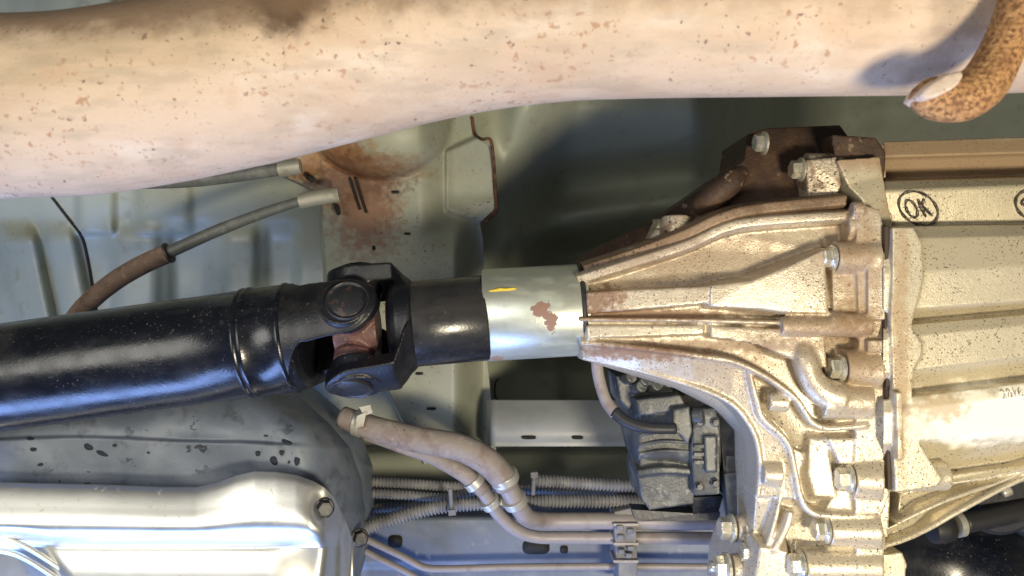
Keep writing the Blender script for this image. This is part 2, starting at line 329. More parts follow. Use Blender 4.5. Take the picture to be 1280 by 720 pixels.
bm = BM(); tube(bm, [on_pan(623, 474, .5), on_pan(619, 480, .5), on_pan(622, 500, .5), on_pan(650, 503, .5), on_pan(662, 501, .5)], .9, 30, 8)
link('weld_line', tome(bm), M['seam'], pan)

# crossmember with the dome of the exhaust hanger mount
def cross_fn(U, V):
    Y = 40+V*540
    xl = np.interp(Y, [40, 222, 236, 250, 430, 470, 580], [350, 354, 384, 397, 410, 474, 528])
    xr = np.interp(Y, [40, 120, 170, 185, 262, 278, 300, 420, 580], [640, 588, 592, 616, 618, 600, 604, 606, 622])
    X = xl+(xr-xl)*U
    z = 800+18*np.sin(np.clip((Y-250)/330, 0, 1)*1.5)
    z += 60*sst(565, 606, X+(Y < 290)*np.clip((290-Y)/60, 0, 1)*-0)*sst(250, 330, Y)+34*sst(522, 572, X)*sst(330, 240, Y)
    z += 26*sst(548, 560, X)*0
    # plate pressed into the right side
    d = (X > 556)*(X < 617)
    z -= 9*sst(554, 560, X)*sst(185, 192, Y+(X-556)*.45)*sst(268, 258, Y-(X-556)*.35)
    # dome
    ex = (X-475)/88; ey = (Y-150)/72; r2 = ex*ex+ey*ey
    z -= 46*np.sqrt(np.clip(1-r2, 0, 1))+10*sst(1.15, .9, r2)
    z += 45*sst(.022, 0, U)
    return X, Y, z
cm = link('crossmember', grid(cross_fn, 200, 330, 2.5), M['cross'])
tag(cm, 'olive primed crossmember behind the universal joint, rust stained below its round dome', 'crossmember')
def cz(x, y):
    V = (y-40)/540; xl = np.interp(y, [40, 222, 236, 250, 430, 470, 580], [350, 354, 384, 397, 410, 474, 528]); xr = np.interp(y, [40, 120, 170, 185, 262, 278, 300, 420, 580], [640, 588, 592, 616, 618, 600, 604, 606, 622])
    return float(cross_fn(np.array([[(x-xl)/(xr-xl)]]), np.array([[V]]))[2][0, 0])
def on_c(x, y, dz=1.): return (x, y, cz(x, y)-dz)
bm = BM(); tube(bm, [on_c(590, 146, 2), on_c(593, 166, 2), (602, 174, 812), (613, 175, 815), (617, 200, 820), (619, 235, 822), (620, 262, 823), (612, 272, 824), (604, 280, 830)], 1.7, 60, 8)
link('rusty_edge', tome(bm), M['rustline'], cm)
def slot(parent, x, y, z, rx, ry, ang=0, name='hole', m='seam'):
    bm = BM(); ring = []; c = P(x, y, z)
    for k in range(20):
        t = 2*math.pi*k/20; ca, sa = math.cos(t), math.sin(t)
        a = abs(ca)**.6*math.copysign(rx, ca); b = abs(sa)**.6*math.copysign(ry, sa)
        ring.append((x+a*math.cos(ang)-b*math.sin(ang), y+a*math.sin(ang)+b*math.cos(ang)))
    prism(bm, ring, 1.5, z); return link(name, tome(bm), M[m], parent)
for x, y, rx, ry in ((494, 240, 5, 2), (509, 292, 4, 1.6), (467, 310, 2, 3), (524, 467, 5, 1.8), (539, 511, 6, 1.8)): slot(cm, x, y, cz(x, y)-.8, rx, ry)
for a, b in (((437, 222), (450, 262)), ((444, 222), (458, 266))):
    bm = BM(); tube(bm, [on_c(*a, 2), on_c((a[0]+b[0])/2, (a[1]+b[1])/2, 2), on_c(*b, 2)], 1.5, 20, 8); link('slot_edge', tome(bm), M['seam'], cm)
slot(cm, 388, 223, 790, 6, 4, .6); slot(cm, 422, 262, 790, 3, 7, -.2)

# beam with rounded face, lower centre
def beam_fn(U, V):
    X = 608+U*240; a = V
    Y = 500+58*np.clip(V/.82, 0, 1)-0*U; z = 838-26*np.sin(np.clip(V/.75, 0, 1)*math.pi*.62)
    z = z+80*sst(.84, 1, V)+22*sst(.03, 0, U)
    return X, Y, z
be = link('floor_beam', grid(beam_fn, 60, 60, 3), M['beam']); tag(be, 'smooth grey floor beam with two oval holes left of the actuator', 'beam')
slot(be, 661, 547, 810, 9, 2.2); slot(be, 722, 547, 810, 7, 2.2)

# side rail along the bottom, widened out of view to block the side daylight
def rail_fn(U, V):
    X = 150+U*1000; Y = 634+V*466; z = 852-26*sst(0, .034, V)+5*sst(.144, .17, V)
    return X, Y, z
ra = link('side_rail', grid(rail_fn, 90, 160, 3), M['rail']); tag(ra, 'dusty blue grey side rail with punched holes along the bottom edge', 'rail')
slot(ra, 494, 677, 825.2, 9, 8); slot(ra, 670, 684, 825.2, 17, 9); slot(ra, 705, 687, 825.2, 5, 5)

# ================================================================== EXHAUST
ex_axis = [(-90, 138, 432), (0, 135, 432), (100, 131, 432), (200, 116, 432), (300, 95, 432), (400, 70, 432), (500, 44, 432), (600, 24, 432), (700, 12, 432), (800, 8, 432), (1000, 5, 430), (1180, 3, 430), (1400, -3, 430)]
ex = thing('exhaust_pipe', 'thick cream exhaust pipe flecked with rust across the top', 'exhaust pipe', P(640, 10, 430))
bm = BM(); tube(bm, ex_axis, 48.5, 120, 64); link('pipe', tome(bm), M['pipe'], ex)
hr = BM(); tube(hr, [(1304, -70, 378), (1280, -10, 375), (1264, 36, 374), (1248, 72, 374), (1229, 104, 374), (1204, 121, 374), (1176, 123, 375), (1156, 121, 376), (1144, 119, 377), (1138, 117, 378)], [9.5, 9.5, 9.5, 10, 11, 11.4, 10.8, 9, 6, 2.5], 60, 28)
rod = link('hanger_rod', cast(hr, .0009, 3), M['rod'], ex); rod['label'] = 'rust flaked hooked hanger rod welded to the pipe'
bm = BM(); prism(bm, [(1150, 120, 368), (1155, 112, 367), (1168, 102, 365.5), (1186, 92, 364.5), (1201, 88, 364.5), (1205, 93, 363.5), (1200, 103, 363), (1190, 111, 363), (1174, 119, 364), (1160, 123, 366)], 12, flare=3)
link('weld_bead', cast(bm, .0008, 5), M['weld'], rod)

# ================================================================== PROPELLER SHAFT
J = P(447, 411, 640); A0 = P(-60, 480, 640); B0 = P(725, 387, 650)
dl = (A0-J).normalized(); dr = (B0-J).normalized(); LL = (A0-J).length*1000
ps = thing('propeller_shaft', 'glossy black propeller shaft with universal joint crossing the middle left', 'propeller shaft', J)
bm = BM(); turn(bm, J, dl, [(50, 36), (50, 43), (51.5, 44.2), (53, 44.4), (54.5, 43.4), (78, 43.2), (79.5, 44.4), (81.5, 44.9), (83, 44.2), (84, 43.6), (85.5, 44.6), (87, 44.5), (88.5, 43.2), (130, 43), (LL, 43)], 96)
link('tube', tome(bm), M['shaft'], ps, auto=50)
ALPHA = math.radians(30); e1 = Vector((0, -math.sin(ALPHA), -math.cos(ALPHA))); e2 = Vector((0, math.cos(ALPHA), -math.sin(ALPHA)))
def yoke(d, n1, st, base, ex_=0.):
    n = (n1-d*n1.dot(d)).normalized(); t = d.cross(n).normalized(); bm = BM()
    turn(bm, J, d, base, 56)
    K = 15
    for s in (1, -1):
        prev = None
        for x, hw, ro, ri in crv(st, 44):                       # ear = sector of a shell that narrows towards a round end
            ph = max(.01, min(hw/ro, math.pi/2)); ring = []
            for rr, sg in ((ro, 1), (ri, -1)):
                for k in range(K):
                    a = (-ph+2*ph*k/(K-1))*sg; ring.append(bm.verts.new(J+d*x*.001+(n*s*math.cos(a)+t*math.sin(a))*rr*.001))
            if prev:
                for k in range(2*K): bm.faces.new((prev[k], prev[(k+1) % (2*K)], ring[(k+1) % (2*K)], ring[k]))
            else: bm.faces.new(ring[::-1])
            prev = ring
        bm.faces.new(prev)
        cyl(bm, J+n*s*.030, J+n*s*(.0458+ex_), .0200, .0192, 40)
    return cast(bm, .0009, 10)
EAR = [(30, 27, 45.5, 33), (15, 25.5, 46, 33), (4, 25, 46.4, 33), (-6, 23.5, 46.4, 33), (-14, 19, 46.2, 33), (-20, 13, 46, 33), (-23.5, 7, 45.5, 34), (-25, 1, 45, 36)]
lyoke = link('yoke', yoke(dl, e1, [(58, 67, 43, 34), (52, 62, 43, 34), (47, 46, 43.4, 33), (42, 34, 44, 33), (36, 27, 45, 33)]+EAR, [(40, 20), (41, 34), (44, 40), (50, 42), (52, 42.6), (60, 42)]), M['yoke'], ps)
ryoke = link('yoke', yoke(dr, e2, [(45, 44, 36, 22), (40, 40, 40, 25), (36, 34, 45, 30), (32, 29, 49, 35)]+[(x, h, o+5.5, i_+4) for x, h, o, i_ in EAR], [(24, 12), (25, 24), (28, 31), (33, 34.5), (44, 35.4), (47, 34)], .0055), M['yoke'], ps)
bm = BM(); LS = (P(609, 398, 645)-J).length*1000
turn(bm, J, dr, [(41, 33), (42, 34.2), (46, 34.4), (LS-1.2, 34.4), (LS, 33.4), (LS, 20)], 72); link('stub_shaft', tome(bm), M['shaft'], ps, auto=50)
bm = BM()
for e in (e1, e2): cyl(bm, J-e*.038, J+e*.038, .0140, None, 32)
cyl(bm, J-dr*.017, J+dr*.017, .022); 
for e in (e1, e2):
    for s in (1, -1): cyl(bm, J+e*s*.022, J+e*s*.030, .016, None, 32)
link('spider', cast(bm, .0009, 3), M['spider'], ps)
for e in (e1, -e1, e2, -e2):
    k_ = 5.5 if abs(e.dot(e2)) > .5 else 0
    bm = BM(); turn(bm, J, e, [(30, 15)]+[(a+k_, r) for a, r in ((46.4, 16.6), (47.3, 16.3), (47.6, 15.6), (46.6, 14.6), (46.4, 13.2), (47.0, 12.4), (47.1, 2))], 48)
    link('bearing_cap', tome(bm), M['caps'], ps, auto=40)

# ================================================================== TRANSFER CASE
tc = thing('transfer_case', 'cream cast aluminium transfer case stained brown, bolted together at right', 'transfer case', P(1080, 420, 640))
SA, SB = P(606, 394, 650), P(728, 387, 650); sd = (SB-SA); SL = sd.length*1000
bm = BM(); turn(bm, SA, sd, [(2, 30), (0.6, 36.2), (0, 36.8), (1, 37.4), (SL-1, 37.2), (SL+3, 36)], 80)
sl = link('output_sleeve', tome(bm), M['zinc'], tc, auto=50); sl['label'] = 'bright zinc sleeve with flaked brown patches and yellow stroke'
bm = BM()
def on_sleeve(px, py):
    p = P(px, py, 650); t = (p-SA).dot(sd)/sd.dot(sd); c = SA+sd*t
    # march along the view ray to the cylinder
    ray = P(px, py, 1000).normalized(); lo, hi = .55, c.z
    for _ in range(40):
        mid = (lo+hi)/2; q = ray*(mid/ray.z); tt = (q-SA).dot(sd)/sd.dot(sd); dist = (q-(SA+sd*tt)).length
        if dist > .0376: lo = mid
        else: hi = mid
    return ray*(hi/ray.z)
sweep(bm, [on_sleeve(x, y) for x, y in ((611, 363.5), (618, 363), (625, 361.5), (632, 362), (640, 361), (646, 360.5))], [.0006, .001, .0014, .0011, .0012, .0004], 8)
link('paint_mark', tome(bm), M['yellow'], sl)

bm = BM(); turn(bm, SA, sd, [(SL-3.4, 30), (SL-3.2, 37.4), (SL-2.4, 38.4), (SL-.6, 38.5), (SL+1, 37), (SL+1, 30)], 64); link('seal_lip', tome(bm), M['black'], tc, auto=40)
# --- tail housing: flared body, split-line rib, webs, bosses fused into one casting
def loft(bm, st, n=2.6, seg=64, zc=None):
    rings = []
    for x, yt, yb, zf, zb in st:
        zm = (zf+zb)/2; T, B = P(x, yt, zm), P(x, yb, zm); cy, hy = (T.y+B.y)/2, (B.y-T.y)/2; hz = (zb-zf)/2*.001; r = []
        X = P(x, 360, (zf+zm)/2).x
        for k in range(seg):
            t = 2*math.pi*k/seg; c, s = math.cos(t), math.sin(t)
            r.append(bm.verts.new((X, cy+hy*math.copysign(abs(s)**(2/n), s), zm*.001-hz*math.copysign(abs(c)**(2/n), c))))
        rings.append(r)
    for a, b in zip(rings, rings[1:]):
        for k in range(seg): bm.faces.new((a[k], a[(k+1) % seg], b[(k+1) % seg], b[k]))
    bm.faces.new(rings[0][::-1]); bm.faces.new(rings[-1])
def web(bm, rows, w_mm, h_mm):
    """standing rib along rows (px,py,z of its crest), w wide, h deep, rounded crest"""
    c = crv(rows, 50); pts = [P(*r) for r in c]; up = Vector((0, 0, 1)); prev = None
    for i, p in enumerate(pts):
        t = (pts[min(i+1, 49)]-pts[max(i-1, 0)]).normalized(); s = t.cross(up).normalized()*w_mm*.0005; 
        ring = [bm.verts.new(p+s*.55), bm.verts.new(p-s*.55), bm.verts.new(p-s+up*w_mm*.0006), bm.verts.new(p-s*1.3+up*h_mm*.001), bm.verts.new(p+s*1.3+up*h_mm*.001), bm.verts.new(p+s+up*w_mm*.0006)]
        if prev:
            for k in range(6): bm.faces.new((prev[k], prev[(k+1) % 6], ring[(k+1) % 6], ring[k]))
        else: bm.faces.new(ring[::-1])
        prev = ring
    bm.faces.new(prev)
tb = BM()
loft(tb, [(724, 346, 447, 616, 690), (780, 338, 464, 613, 710), (850, 321, 484, 611, 725), (900, 309, 508, 611, 735), (940, 302, 546, 611, 745), (970, 297, 600, 610, 755), (1000, 293, 660, 609, 760), (1085, 287, 760, 606, 765)], 2.6)
prism(tb, [(724, 352, 628), (790, 334, 626), (860, 312, 623), (905, 292, 620), (1062, 276, 616), (1062, 320, 614), (724, 395, 626)], 40)
# lower lobe and small left flange
prism(tb, [(944, 545, 612), (990, 560, 609), (1085, 600, 606), (1085, 770, 606), (922, 770, 640), (926, 726, 638), (940, 690, 628), (944, 630, 616)], 100, flare=2)
# outer trumpet wall between the inner arc and the silhouette
prism(tb, [(726, 430, 613), (800, 437, 606), (862, 444, 602), (920, 454, 599), (940, 462, 599), (952, 515, 603), (985, 552, 601), (996, 590, 601), (1000, 625, 602), (950, 622, 610), (951, 590, 608), (947, 556, 607), (935, 528, 607), (912, 503, 608), (870, 483, 611), (800, 462, 617), (728, 446, 626)], 46, flare=1)
# split-line rim along the upper edge
web(tb, [(722, 350, 620), (790, 329, 613), (860, 306, 608), (905, 286, 605), (950, 277, 604), (1062, 269, 603)], 11, 40)
# middle ribs
web(tb, [(724, 399, 610), (850, 400, 602), (985, 404, 597)], 3.6, 26)
web(tb, [(726, 428, 612), (800, 435, 603), (880, 446, 597), (920, 453, 595), (953, 468, 594), (975, 482, 593), (998, 501, 594), (1013, 524, 595), (1024, 533, 595.5), (1042, 536, 595), (1085, 532, 594)], 5, 26)
web(tb, [(728, 447, 628), (800, 463, 617), (870, 484, 609), (913, 503, 605), (936, 528, 604), (948, 556, 604), (951, 590, 606), (948, 622, 609)], 4.2, 30)
web(tb, [(937, 464, 597), (948, 505, 598), (955, 524, 599), (985, 553, 598), (995, 590, 598.5), (1002, 622, 598), (1012, 638, 597), (1030, 645, 596), (1095, 647, 595)], 5.5, 24)
# raised pads above and below the centre rib
prism(tb, [(734, 366, 612), (770, 363, 607), (884, 358, 601), (884, 379, 600), (770, 389, 606), (734, 392, 611)], 20, flare=6)
prism(tb, [(889, 357, 599), (940, 351, 597), (985, 333, 596), (1030, 312, 596), (1036, 392, 595), (990, 391, 596), (960, 387, 597), (889, 383, 598)], 22, flare=8)
prism(tb, [(734, 407, 611), (880, 407, 602), (880, 418, 602), (734, 423, 610)], 18, flare=4)
prism(tb, [(889, 408, 600), (1030, 413, 596), (1034, 460, 596), (995, 450, 596), (964, 438, 597), (947, 429, 598), (889, 422, 600)], 20, flare=5)
# smooth plane right of the inner arc, and lower planes
prism(tb, [(1012, 548, 603), (1034, 550, 601), (1046, 622, 601), (1018, 620, 602), (1010, 590, 603)], 26, flare=12)
prism(tb, [(1030, 480, 602), (1088, 470, 600), (1088, 525, 600), (1030, 525, 601)], 26, flare=4)
# lug and bosses
def boss(x0, x1, y, z, r, rr=None): cyl(tb, P(x0, y, z), P(x1, y, z), r*.001, None if rr is None else rr*.001, 36)
tube(tb, [(1000, 436, 602), (1006, 452, 598), (1012, 470, 598), (1026, 488, 598), (1050, 498, 599)], [8, 9.5, 9.5, 11, 13], 24, 24)
boss(1024, 1085, 500, 602, 14); boss(975, 1080, 408, 599, 7.2, 8.5); boss(1035, 1085, 405, 600, 9.5)
for x0, y, z, r in ((1042, 322, 604, 12.5), (1052, 460, 604, 15), (1062, 598, 603, 14), (1033, 662, 604, 12.5), (1002, 706, 606, 13)):
    boss(x0, 1095, y, z, r, r*1.12)
boss(920, 965, 660, 644, 10, 13); boss(914, 970, 710, 638, 11, 14); boss(930, 965, 688, 632, 8, 10); boss(1055, 1090, 284, 608, 11); boss(1064, 1078, 262, 600, 6); boss(952, 975, 592, 606, 8, 9.5); boss(960, 984, 502, 603, 7, 8)
web(tb, [(978, 612, 604), (970, 650, 606), (958, 690, 608)], 4.5, 16); web(tb, [(990, 640, 603), (982, 665, 603), (968, 690, 605)], 7, 16)
prism(tb, [(1035, 548, 598), (1088, 548, 597), (1088, 582, 597), (1050, 580, 598)], 20, flare=5)
prism(tb, [(950, 684, 607), (985, 690, 604), (1000, 745, 604), (940, 745, 610)], 20, flare=8)
prism(tb, [(1040, 330, 601), (1080, 330, 598), (1080, 390, 598), (1042, 392, 600)], 24, flare=3)
prism(tb, [(1046, 612, 602), (1088, 615, 599), (1088, 640, 599), (1030, 640, 602)], 24, flare=3)
# front flange of the tail housing
fl = [(1076, 255), (1100, 262), (1108, 300), (1112, 345), (1110, 400), (1112, 470), (1112, 530), (1114, 560), (1112, 620), (1100, 650), (1108, 672), (1100, 745), (1072, 745), (1068, 600), (1074, 420), (1070, 300)]
prism(tb, fl, 120, 596)
prism(tb, [(1085, 330, 592), (1112, 330, 592), (1114, 400, 591), (1085, 400, 592)], 20); prism(tb, [(1085, 425, 590), (1113, 425, 590), (1112, 440, 590), (1085, 440, 590)], 20)
tail = link('tail_housing', cast(tb, .001, 5), M['tail'], tc); tail['label'] = 'flared ribbed tail housing with rust brown stains and shade painted into its recesses'
# pocket shadows: a drilled recess in the web panel
# --- dark upper half
ub = BM()
prism(ub, [(716, 330, 655), (760, 302, 655), (820, 275, 655), (845, 258, 658), (880, 234, 655), (908, 214, 652), (930, 200, 650), (934, 168, 655), (960, 160, 655), (1050, 156, 660), (1062, 172, 655), (1100, 180, 640), (1100, 275, 622), (1000, 285, 628), (900, 292, 636), (800, 328, 640), (740, 342, 640)], 80)
prism(ub, [(1040, 168, 622), (1095, 172, 620), (1108, 190, 620), (1106, 222, 620), (1060, 232, 620), (1046, 215, 622)], 60, flare=3)
tube(ub, [(870, 262, 640), (892, 245, 632), (915, 226, 630), (930, 214, 636)], [7, 11, 10, 5], 24, 20)
up = link('upper_housing', cast(ub, .0011, 3), M['grime'], tc); up['label'] = 'dark brown grimy upper half of the tail housing'
bm = BM(); web(bm, [(730, 338, 630), (795, 317, 620), (858, 293, 612), (903, 272, 608), (950, 261, 607), (1060, 250, 606)], 13, 36)
link('split_rim', cast(bm, .001, 4), M['brownrim'], up)
bm = BM(); prism(bm, [(1008, 200, 618), (1046, 196, 616), (1052, 230, 616), (1046, 246, 618), (1010, 250, 622)], 30, flare=3); cyl(bm, P(1006, 212, 632), P(1050, 212, 632), .013)
link('boss', cast(bm, .0009, 4), M['boss'], up)
bm = BM(); prism(bm, [(806, 308, 636), (826, 274, 636), (866, 270, 632), (868, 290, 630), (838, 302, 632)], 25, flare=3); cyl(bm, P(845, 296, 632), P(845, 272, 634), .012)
link('boss', cast(bm, .0009, 4), M['boss'], up)
bm = BM(); prism(bm, [(1046, 200, 612), (1100, 196, 612), (1104, 220, 612), (1116, 284, 606), (1090, 284, 606), (1078, 250, 608), (1060, 232, 612)], 40, flare=2)
link('flange_lug', cast(bm, .0009, 4), M['case'], up)

# --- main case
cb = BM()
prof = [  # y at x=1140, y at x=1320, z
    (197, 193, 740), (176, 171, 668), (176, 170, 640), (195, 190, 634), (199, 194, 640), (222, 217, 655), (224, 219, 660), (226, 221, 622), (236, 229, 612), (238, 232, 611), (278, 276, 616), (282, 280, 622),
    (283, 281, 604), (298, 294, 594), (340, 330, 589), (386, 372, 590), (390, 376, 594), (400, 384, 606), (404, 388, 604), (406, 390, 592), (420, 402, 588), (462, 440, 588), (467, 446, 590), (488, 466, 603), (492, 470, 602),
    (496, 474, 588), (512, 488, 584), (552, 532, 586), (557, 538, 590), (592, 566, 612), (597, 572, 612), (600, 576, 603), (607, 584, 603), (612, 590, 615), (575, 556, 740)]
xs = np.linspace(1104, 1330, 16); rows = []
for x in xs:
    t = (x-1140)/180; rows.append([cb.verts.new(P(x, a+(b-a)*t, z)) for a, b, z in prof])
for a, b in zip(rows, rows[1:]):
    for k in range(len(prof)-1): cb.faces.new((a[k], a[k+1], b[k+1], b[k]))
    cb.faces.new((a[-1], a[0], b[0], b[-1]))
cb.faces.new(rows[0]); cb.faces.new(rows[-1][::-1])
# rear flange, wavy, with lugs
prism(cb, [(1116, 284), (1142, 284), (1153, 305), (1155, 345), (1148, 375), (1143, 392), (1140, 410), (1152, 428), (1152, 445), (1143, 460), (1140, 490), (1142, 540), (1160, 570), (1178, 598), (1172, 608), (1119, 616), (1117, 560), (1116, 470), (1113, 400), (1116, 345)], 100, 586)
prism(cb, [(1098, 178, 625), (1106, 182, 622), (1108, 222, 620), (1098, 222, 622)], 60)
cyl(cb, P(1120, 596, 598), P(1182, 594, 598), .011, None, 32)
prism(cb, [(1120, 490, 580), (1128, 490, 580), (1130, 575, 580), (1122, 575, 580)], 20)
# lower arm: ribbed wedge towards lower left
prism(cb, [(1125, 618, 612), (1180, 604, 612), (1320, 570, 614), (1320, 585, 620), (1250, 615, 625), (1180, 650, 628), (1120, 676, 620), (1085, 690, 615), (1085, 670, 612), (1122, 655, 610)], 60)
web(cb, [(1122, 655, 600), (1180, 628, 600), (1245, 605, 602), (1300, 582, 602)], 3.5, 25)
web(cb, [(1082, 690, 602), (1130, 676, 604), (1165, 660, 606), (1200, 640, 606), (1260, 608, 606), (1310, 584, 606)], 5, 50)
web(cb, [(1180, 606, 602), (1250, 594, 600), (1310, 575, 600)], 3, 25)
prism(cb, [(1100, 694, 606), (1128, 690, 606), (1134, 705, 606), (1128, 760, 606), (1095, 760, 606)], 60)
prism(cb, [(1060, 676, 604), (1104, 672, 600), (1106, 745, 600), (1060, 745, 604)], 40)
boss2 = cyl(cb, P(1030, 690, 610), P(1100, 690, 606), .010)
link('main_case', cast(cb, .001, 3), M['case'], tc)
bm = BM(); prism(bm, [(1106, 284), (1117, 284), (1118, 345), (1114.5, 400), (1117.5, 470), (1118, 560), (1126, 612), (1110, 612), (1108, 500), (1106, 400)], 60, 591)
link('gasket', tome(bm), M['gap'], tc, smooth=False)
LEFT = Vector((-1, 0, -.06))
for x, y, z, r, s in ((955, 179, 636, 8, .2), (1001, 212, 628, 8.2, .1), (1040, 322, 601, 8.2, .25), (1050, 460, 600, 9, .4), (1060, 598, 598, 9.2, .1), (1031, 662, 600, 8.8, .35), (1000, 706, 602, 9.4, .15), (1180, 595, 598, 0, 0)):
    if r: bolt(tc, P(x, y, z), LEFT, r*.9, s)
bolt(tc, P(914, 660, 646), LEFT, 9, .3); bolt(tc, P(908, 710, 634), LEFT, 9.5, .1)
bolt(tc, P(938, 690, 628), LEFT, 7, .1)
bm = BM(); cyl(bm, P(886, 708, 636), P(902, 710, 634), .0045); link('stud', tome(bm), M['bolt'], tc)
# stamps: ink strips lying on the casting
def ink(name, strokes, parent, z, width):
    bm = BM()
    for st in strokes:
        pts = [P(x, y, z+(y-255)*.11) for x, y in st]
        n = len(pts)
        for i in range(n):
            pass
        L = [];R = []
        for i, p in enumerate(pts):
            closed = (pts[0]-pts[-1]).length < 1e-6
            a = pts[i-1 if i else (n-2 if closed else 0)]; b = pts[i+1 if i < n-1 else (1 if closed else n-1)]
            t = (b-a).normalized(); s = Vector((-t.y, t.x, 0)).normalized()*width*.0005*(1+.35*math.sin(i*1.3))
            L.append(p+s); R.append(p-s)
        for i in range(n-1):
            q = [L[i], L[i+1], R[i+1], R[i]]; bm.faces.new([bm.verts.new(v) for v in q]+[]) 
    bmesh.ops.remove_doubles(bm, verts=bm.verts, dist=1e-6)
    r = bmesh.ops.extrude_face_region(bm, geom=list(bm.faces)); bmesh.ops.translate(bm, verts=[v for v in r['geom'] if isinstance(v, bmesh.types.BMVert)], vec=(0, 0, .0012))
    return link(name, tome(bm), M['ink'], parent, smooth=False)
def ell(cx, cy, rx, ry, rot, n=36, t0=0, t1=2*math.pi):
    return [(cx+rx*math.cos(t)*math.cos(rot)-ry*math.sin(t)*math.sin(rot), cy+rx*math.cos(t)*math.sin(rot)+ry*math.sin(t)*math.cos(rot)) for t in np.linspace(t0, t1, n)]
ZI = 611.6
ok = ink('ink_stamp', [ell(1148.5, 260.5, 26.5, 19, math.radians(32)), ell(1140, 261, 12, 6, math.radians(63), 24),
      [(1148, 249), (1151, 257), (1155, 265), (1158, 271)], [(1155.5, 249), (1153, 256), (1150, 260)], [(1153, 257), (1158, 262), (1163, 267), (1166, 270)]], tc, ZI, 1.5)
ok['label'] = 'black ink stamp reading OK inside an oval'
s2 = ink('ink_stamp', [ell(1291, 257, 22, 17, math.radians(32)), ell(1284, 253, 6, 4, 0, 16)], tc, ZI, 1.5); s2['label'] = 'second oval ink stamp cut by the picture edge'
fc = bpy.data.curves.new('date', 'FONT'); fc.body = '2016'; fc.size = .0080; fc.extrude = .0007
fo = bpy.data.objects.new('date', fc); COL.objects.link(fo); dg = bpy.context.evaluated_depsgraph_get()
dm = bpy.data.meshes.new_from_object(fo.evaluated_get(dg)); bpy.data.objects.remove(fo)
dm.transform(Matrix.Translation(P(1254, 499, 582.9)) @ Matrix.Rotation(math.radians(-7), 4, 'Z') @ Matrix.Rotation(math.pi, 4, 'X'))
link('cast_date', dm, M['case'], tc, smooth=False)

# ================================================================== FUEL TANK with heat shield
ft = thing('fuel_tank', 'blue grey fuel tank spotted with tar, silver heat shield beneath it', 'fuel tank', P(200, 620, 700))
def tank_edge(Y): return np.interp(Y, [430, 470, 490, 510, 530, 560, 600, 640, 680, 720, 800], [300, 340, 368, 392, 414, 438, 452, 456, 453, 444, 420])
def tank_z(X, Y):
    d = np.clip((tank_edge(Y)-X)/78, 0, 1); z = 668+96*(1-np.sqrt(np.clip(1-(1-d)**2, 0, 1)))
    z += 30*sst(548, 440, Y)
    lip = 549-3*np.sin(X/60)+np.clip((X-300)/6, 0, 20)*.5
    z += 5*sst(lip+2, lip-2, Y)*sst(400, 330, X)
    z += 1.4*np.sin(X*.021+Y*.017)+1.0*np.sin(X*.043-Y*.06)
    return z
def tank_fn(U, V):
    Y = 430+V*370; X = -60+(tank_edge(Y)+60)*(1-(1-U)**1.6); return X, Y, tank_z(X, Y)
link('tank_body', grid(tank_fn, 240, 200, 60), M['tank'], ft)
def on_tank(x, y, dz=.6): return float(tank_z(np.array([float(x)]), np.array([float(y)]))[0])-dz
for x, y, rx, ry, a in ((41, 562, 4.5, 4, 0), (37, 549, 5, 2.5, 0), (50, 581, 4, 3, 0), (110, 559, 7, 6, .3), (127, 567, 10, 4, .3), (143, 557, 3, 3, 0), (342, 576, 7, 7, 0), (322, 567, 5, 4, 0), (352, 566, 5, 4, 0),
                        (371, 577, 4, 9, .1), (361, 578, 2, 2.5, 0), (358, 553, 8, 5, .4), (332, 545, 3, 2, 0), (185, 566, 2, 2, 0)):
    bm = BM(); ring = []
    ph = random.random()*6
    for k in range(32):
        t = 2*math.pi*k/32; q = .68+.12*math.sin(2*t+ph)+.05*math.sin(3*t+ph*2); ca, sa = math.cos(t)*rx*q, math.sin(t)*ry*q
        X, Y = x+ca*math.cos(a)-sa*math.sin(a), y+ca*math.sin(a)+sa*math.cos(a); ring.append((X, Y, on_tank(X, Y, 1.3)))
    prism(bm, ring, 4); link('tar_spot', tome(bm), M['drop'], ft)
def shield_top(X): return np.interp(X, [-40, 0, 120, 200, 245, 270, 295, 318, 345, 370, 392, 405, 418, 432, 446], [602, 603, 606, 609, 609, 603, 594, 589, 590, 594, 602, 609, 622, 650, 690])
def shield_fn(U, V):
    X = -60+U*502; top = shield_top(X)
    Y = top+(790-top)*V
    # upper trough: half round, valley at y=684, lower bulge
    t = np.clip((Y-top)/(684-np.minimum(top, 680)), 0, 1)
    endr = sst(432, 385, X)
    pr = crv([(0, 0), (.12, 4.5), (.35, 10), (.6, 15), (.76, 14.5), (.9, 8), (1, 0)], 60); bul = np.interp(t, pr[:, 0], pr[:, 1])*endr
    v2 = np.clip((Y-684)/90, 0, 1); left = 30+(Y-690)*.9
    bul2 = 7*np.sin(v2*math.pi)**.7*sst(20, 60, X-(Y-690)*.75)*sst(400, 330, X-(Y-700)*.3)
    z = 646-bul-bul2+10*sst(60, 0, X-(Y-660)*.55)*sst(655, 690, Y)
    z += 45*sst(398, 446, X+(Y-640)*.10)**1.6
    z += 6*np.exp(-(((X-404)/14)**2+((Y-634)/20)**2)) - 9*np.exp(-((X-428-(700-Y)*.04)/7)**2)*sst(630, 660, Y)
    return X, Y, z
sh = link('heat_shield', grid(shield_fn, 260, 180, 1.0), M['shield'], ft); sh['label'] = 'shiny pressed aluminium heat shield'
for k, (y0, y1) in enumerate(((678, 706), (693, 722))):
    bm = BM(); tube(bm, [(-30, y0-8, 640), (20, y0, 641), (70, y1, 643), (90, y1+14, 645)], 2.2, 20, 10); link('shield_fold', tome(bm), M['shield'], sh)
